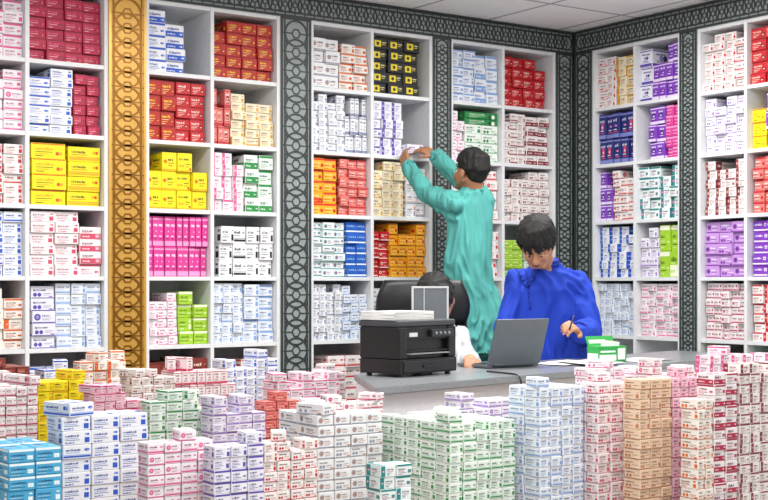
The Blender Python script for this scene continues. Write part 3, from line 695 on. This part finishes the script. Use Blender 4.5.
for si, (xl, xe, xr, yt, yb, z, nx, ny, bhp, ds, pal, where, loose) in enumerate(STK):
    for it in range(60):
        X0, Y0, a, bb = solve(xl, xe, xr, z)
        b2 = max(bb, .08)
        line = CA.y + math.tan(CANG) * (max(X0, 2.82) - CA.x) - .06
        if X0 + a > 2.80 and Y0 < line and Y0 + b2 > line: b2 = max(.06, line - Y0)
        hit = any(X0 < q[0] + q[2] + .003 and X0 + a + .003 > q[0] and Y0 < q[1] + q[3] + .003 and Y0 + b2 + .003 > q[1] for q in placed)
        if not hit: break
        z += .02
    placed.append((X0, Y0, a, b2))
    zt = H - (yt - HY) / FPX * z
    bh = bhp / FPX * z
    zbase = H - (yb - HY) / FPX * z
    nz = max(2, math.ceil((zt - zbase) / bh)); zb = zt - nz * bh
    if zb < PLAT + .06: nz = int((zt - PLAT - .06) / bh); zb = zt - nz * bh
    bk = bmesh.new(); hb = zb - PLAT - .001
    box(bk, -a / 2 + .001, -b2 / 2 + .001, 0, a / 2 - .001, b2 / 2 - .001, hb, .003, 0, seg=1)
    box(bk, -.022, -b2 / 2 + .0002, hb * .55, .022, -b2 / 2 + .0012, hb - .004, 0, 1); box(bk, -a / 2 + .01, -b2 / 2 + .0004, hb * .5, a / 2 - .01, -b2 / 2 + .0012, hb * .5 + .003, 0, 1)
    o = mesh_obj('shipping_carton', bk, [KB, KT], None, False, (X0 + a / 2, Y0 + b2 / 2, PLAT + .0005)); tag(o, 'plain brown shipping carton under the ' + where, 'carton')
    rr = random.Random(si + 50)
    bw, bd = a / nx, b2 / ny
    mes = [carton(bw - .003, bh - .0008, bd - .003, ds, pal, 500 + si), carton(bw - .003, bh - .0008, bd - .003, ALT[ds], pal, 1500 + si)]
    lab = '%s medicine carton, %s' % (cw(pal), where); grp = '%s cartons, %s' % (cw(pal), where)
    tops = []
    pdrop = .16 if si < 15 else .24
    for i in range(nx):
        for j in range(ny):
            drop = 1 if (rr.random() < pdrop and i + j > 0 and nz > 3) else 0
            for k in range(nz - drop):
                loc = Vector((X0 + bw * (i + .5) + rr.uniform(-.001, .001), Y0 + bd * (j + .5) + rr.uniform(-.004, .004), zb + .0004 + bh * k))
                put(mes[1 if rr.random() < .3 else 0], pal + '_medicine_carton', loc, rr.uniform(-.015, .015), lab, grp)
            if not drop: tops.append((X0 + bw * (i + .5), Y0 + bd * (j + .5)))
    rr.shuffle(tops)
    for (tx, ty) in tops[:loose]:
        put(mes[rr.randint(0, 1)], pal + '_medicine_carton', Vector((tx, ty, zt + .0006)), rr.uniform(-.5, .5), lab, grp)

b = bmesh.new()
poly = [(1.0, 2.2), (5.4, 1.6), (5.4, 4.42), (2.78, 3.92), (2.72, 4.3), (3.10, 4.98), (3.5, 5.02), (3.5, 6.4), (1.0, 6.4)]
f = b.faces.new([b.verts.new((x, y, 0)) for x, y in poly])
g = bmesh.ops.extrude_face_region(b, geom=[f]); bmesh.ops.translate(b, verts=[v for v in g['geom'] if isinstance(v, bmesh.types.BMVert)], vec=(0, 0, PLAT))
bmesh.ops.recalc_face_normals(b, faces=b.faces)
o = mesh_obj('display_platform', b, mat('B4B0A8', .6)); tag(o, 'low pale platform on the floor carrying the carton stacks', 'platform')

# ------------------------------------------------------------------ counter
CT = .85
def cpt(t, s, z=0): q = CA + cu * t + cn * s; return Vector((q.x, q.y, z))
def prism(bm, pts, z0, z1):
    lo = [bm.verts.new((p.x, p.y, z0)) for p in pts]; hi = [bm.verts.new((p.x, p.y, z1)) for p in pts]; n = len(pts)
    for i in range(n): bm.faces.new((lo[i], lo[(i + 1) % n], hi[(i + 1) % n], hi[i]))
    bm.faces.new(lo[::-1]); bm.faces.new(hi)
CL_ = 3.18
b = bmesh.new(); prism(b, [cpt(0, 0), cpt(CL_, 0), cpt(CL_, .60), cpt(.50, .60)], CT - .030, CT)
bmesh.ops.bevel(b, geom=list(b.edges), offset=.004, segments=2, affect='EDGES')
o = mesh_obj('countertop', b, mat('868A8E', .28, 0, .15, 90)); tag(o, 'grey stone countertop under the printer and laptop', 'countertop')
ct = thing('counter_base', 'white panelled counter base behind the carton stacks', 'counter', cpt(.3, .3))
WP = mat('EAECF0', .4, 0, .04)
for nm, pts in (('front_panel', [cpt(.06, .05), cpt(CL_ - .03, .05), cpt(CL_ - .03, .07), cpt(.08, .07)]), ('end_panel', [cpt(.06, .05), cpt(.08, .07), cpt(.49, .55), cpt(.46, .55)]), ('back_panel', [cpt(.49, .53), cpt(CL_ - .03, .53), cpt(CL_ - .03, .55), cpt(.49, .55)])):
    b = bmesh.new(); prism(b, pts, 0, CT - .031)
    bmesh.ops.recalc_face_normals(b, faces=b.faces)
    part(b, nm, WP, ct, False)

# ------------------------------------------------------------------ printer
def on_counter(px, z): q = P(px, 0, z); return Vector((q.x, q.y, CT + .0005))
pr = thing('printer', 'black laser printer at the left end of the counter', 'printer', on_counter(400, 5.5), CANG)
BK = mat('121316', .35, 0, .2, 50); BK2 = mat('1E2024', .45); GL = mat('3C3F44', .4); PAPER = mat('E8E8E6', .7)
W_, D_, Hh_ = .37, .235, .24
b = bmesh.new(); box(b, 0, 0, .012, W_, D_, .075, .006); box(b, .008, .03, .07, W_ - .008, D_, Hh_ - .05, .006); mesh_obj('body', b, BK, pr)
b = bmesh.new(); box(b, 0, .005, .075, .05, D_, Hh_ - .03, .006); box(b, W_ - .05, .005, .075, W_, D_, Hh_ - .03, .006); box(b, .05, .012, .155, W_ - .05, D_, Hh_ - .03, .004); mesh_obj('housing', b, BK, pr)
b = bmesh.new(); box(b, .02, -.006, .018, W_ - .02, .02, .068, .004); box(b, .14, -.012, .036, .23, -.004, .048, .002); mesh_obj('paper_tray', b, BK2, pr)
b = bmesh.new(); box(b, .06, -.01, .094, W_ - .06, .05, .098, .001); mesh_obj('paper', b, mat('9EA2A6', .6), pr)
b = bmesh.new(); box(b, .055, .008, .104, W_ - .055, .04, .110, .001); mesh_obj('output_shelf', b, BK2, pr)
b = bmesh.new(); box(b, -.004, .01, Hh_ - .03, W_ + .004, D_ + .004, Hh_ - .002, .008, seg=3); mesh_obj('scanner_lid', b, GL, pr, False)
b = bmesh.new(); box(b, .20, -.006, .165, W_ - .03, .012, .197, .003); mesh_obj('control_panel', b, mat('2A2D33', .3), pr)
for i in range(4):
    b = bmesh.new(); cone(b, Vector((.225 + .028 * i, -.005, .181)), Vector((.225 + .028 * i, -.010, .181)), .007, .006, 12); mesh_obj('button', b, mat('8C9096', .3), pr)
b = bmesh.new(); box(b, .07, .0085, .168, .12, .0125, .185); mesh_obj('badge', b, mat('D8DADC', .3), pr)
for x, y in ((.03, .03), (W_ - .03, .03), (.03, D_ - .03), (W_ - .03, D_ - .03)):
    b = bmesh.new(); cone(b, Vector((x, y, 0)), Vector((x, y, .013)), .012, .012, 10); mesh_obj('foot', b, BK2, pr)
b = bmesh.new()
for i in range(8): box(b, -.15, -.10, i * .0045, .10, .10, i * .0045 + .004, .0005, M=Matrix.Rotation(.03 * math.sin(i * 2.1), 4, 'Z'))
q = on_counter(400, 5.5); lidc = Vector((q.x, q.y, 0)) + Vector((cu.x, cu.y, 0)) * .145 + Vector((cn.x, cn.y, 0)) * .125
o = mesh_obj('paper_stack', b, PAPER, None, False, Vector((lidc.x, lidc.y, CT + Hh_ - .0005)), CANG); tag(o, 'small stack of white paper lying on top of the black printer', 'paper')

sc = thing('display_screen', 'small upright pale-framed panel standing behind the black printer', 'screen', on_counter(430, 5.98), -AN + .15)
b = bmesh.new(); box(b, -.09, -.05, 0, .09, .05, .012, .003); mesh_obj('base', b, BK2, sc)
b = bmesh.new(); tube(b, [Vector((0, .02, .01)), Vector((0, .015, .24))], .013, 10); mesh_obj('stem', b, BK2, sc, True)
b = bmesh.new(); box(b, -.082, -.004, .22, .082, .012, .375, .004); mesh_obj('panel', b, mat('6E747A', .3), sc)
b = bmesh.new()
for q in ((-.085, .215, -.076, .38), (.076, .215, .085, .38), (-.076, .371, .076, .38), (-.076, .215, .076, .224), (-.03, .224, -.026, .371)): box(b, q[0], -.008, q[1], q[2], .0, q[3], .001)
mesh_obj('frame', b, mat('CDD0D3', .35), sc)

# ------------------------------------------------------------------ laptop (screen towards the seated person)
hd = (RT * .82 + FW * .57); lang = math.atan2(hd.y, hd.x)
lp = thing('laptop', 'open dark silver laptop on the counter seen from behind its lid', 'laptop', on_counter(513, 6.17), lang)
SIL = mat('757B82', .38, .5, .05); SILD = mat('4E5358', .4, .3)
b = bmesh.new(); box(b, -.16, 0, .002, .16, .22, .017, .004); mesh_obj('base', b, SIL, lp)
b = bmesh.new()
for i in range(12):
    for j in range(5): box(b, -.145 + i * .0243, .035 + j * .021, .017, -.145 + i * .0243 + .021, .035 + j * .021 + .018, .0195)
mesh_obj('keyboard', b, BK2, lp)
Mt = Matrix.Translation((0, 0, .016)) @ Matrix.Rotation(math.radians(18), 4, 'X')
b = bmesh.new(); box(b, -.16, -.008, 0, .16, 0, .225, .004, M=Mt); mesh_obj('lid', b, SIL, lp)
b = bmesh.new(); box(b, -.15, 0, .012, .15, .0015, .215, M=Mt); mesh_obj('screen', b, mat('1A2430', .15), lp)
b = bmesh.new(); cone(b, Vector((-.12, -.002, .014)), Vector((.12, -.002, .014)), .008, .008, 10); mesh_obj('hinge', b, SILD, lp, True)

def sheet(px, z, w, h, rz, hexc, lab, zz=0):
    b = bmesh.new()
    n = 8; vs = [[b.verts.new((-w / 2 + w * i / n, -h / 2 + h * j / n, .002 + .004 * math.sin(i * .7 + rz * 3) ** 2)) for i in range(n + 1)] for j in range(n + 1)]
    for j in range(n):
        for i in range(n): b.faces.new((vs[j][i], vs[j][i + 1], vs[j + 1][i + 1], vs[j + 1][i]))
    q = on_counter(px, z); q.z += zz
    o = mesh_obj('paper_sheet', b, mat(hexc, .7), None, True, q, rz); tag(o, lab, 'paper'); return o
sheet(563, 6.45, .30, .21, .3, 'F2F2F0', 'loose white paper sheet on the counter beside the laptop')
sheet(588, 6.42, .22, .30, -.2, 'EDEFF2', 'white paper sheet under the hand of the person in blue', .008)
sheet(640, 6.75, .30, .21, .1, 'E8EAEE', 'white paper sheet at the right end of the counter')
# opened green and white pack with a raised flap
gp = thing('opened_pack', 'opened green and white pack with raised flap among papers on the counter', 'pack', on_counter(607, 6.42), -AN + .5)
gp.location.z += .014
GM = [mat('2FA04A', .5), mat('EEF4EE', .5), mat('1A6A2C', .5)]
b = bmesh.new(); box(b, -.085, -.045, 0, .085, .045, .075, .002)
box(b, -.08, -.0462, .006, .02, -.0452, .034, 0, 1); box(b, .03, -.0462, .01, .075, -.0452, .065, 0, 1); box(b, -.075, -.0464, .045, .015, -.0454, .054, 0, 1); box(b, -.0862, -.04, .008, -.0852, .04, .04, 0, 1)
mesh_obj('body', b, GM, gp)
Mf = Matrix.Translation((0, .044, .075)) @ Matrix.Rotation(math.radians(-25), 4, 'X')
b = bmesh.new(); box(b, -.083, -.001, 0, .083, .001, .05, .0004, 0, Mf); box(b, -.07, -.0018, .012, .03, -.0009, .03, 0, 1, Mf); mesh_obj('flap', b, GM, gp)
b = bmesh.new(); box(b, -.06, -.02, .07, .05, -.017, .10, .0005, 0, Matrix.Rotation(.12, 4, 'Y')); mesh_obj('leaflet', b, mat('F2F4F2', .6), gp)
# cable
b = bmesh.new()
c0 = cpt(.95, .22, CT + .006); c1 = cpt(.90, .02, CT + .006); c2 = cpt(.89, -.012, CT - .01); c3 = cpt(.885, -.02, CT - .12); c4 = cpt(.93, -.015, CT - .3)
pts = []
ctl = [c0, c1, c2, c3, c4]
for i in range(len(ctl) - 1):
    for k in range(6): pts.append(ctl[i].lerp(ctl[i + 1], k / 6))
pts.append(c4)
for _ in range(3): pts = [pts[0]] + [(pts[i - 1] + pts[i] * 2 + pts[i + 1]) / 4 for i in range(1, len(pts) - 1)] + [pts[-1]]
tube(b, pts, .004, 8)
o = mesh_obj('cable', b, mat('202226', .5), None, True); tag(o, 'thin dark cable hanging over the counter front edge', 'cable')

# ------------------------------------------------------------------ light
w = bpy.data.worlds.new('World'); scene.world = w; w.use_nodes = True
bg = w.node_tree.nodes['Background']; bg.inputs['Color'].default_value = (.98, .98, 1, 1); bg.inputs['Strength'].default_value = .50
def area(x, y, z, sx, sy, e, rx=0, rz=0):
    l = bpy.data.lights.new('ceiling_or_fill_light', 'AREA'); l.shape = 'RECTANGLE'; l.size = sx; l.size_y = sy; l.energy = e; l.color = (1, .985, .965)
    o = bpy.data.objects.new('ceiling_or_fill_light', l); COL.objects.link(o); o.location = (x, y, z); o.rotation_euler = (rx, 0, rz)
zl = CEIL - .03
area(2.4, 2.6, zl, 1.2, 1.2, 48); area(4.5, 2.8, zl, 1.2, 1.2, 48); area(3.0, 4.9, zl, 1.6, .5, 42); area(4.9, 5.1, zl, 1.2, .5, 42); area(1.6, 4.8, zl, 1.2, .5, 34)
area(1.4, 1.0, 2.88, 2.0, 1.0, 58, math.radians(25), -AN)
area(4.4, 4.3, 2.62, .5, .5, 10, math.pi)           # added upward fill light that brightens the ceiling, no real fixture

cam = bpy.data.cameras.new('camera'); co = bpy.data.objects.new('camera', cam); COL.objects.link(co)
co.location = (0, 0, H); co.rotation_euler = (math.pi / 2, 0, -AN)
cam.sensor_width = 36; cam.lens = 36 * FPX / 768; cam.shift_y = (HY - 250) / 768; cam.clip_end = 50
scene.camera = co
scene.view_settings.view_transform = 'Standard'
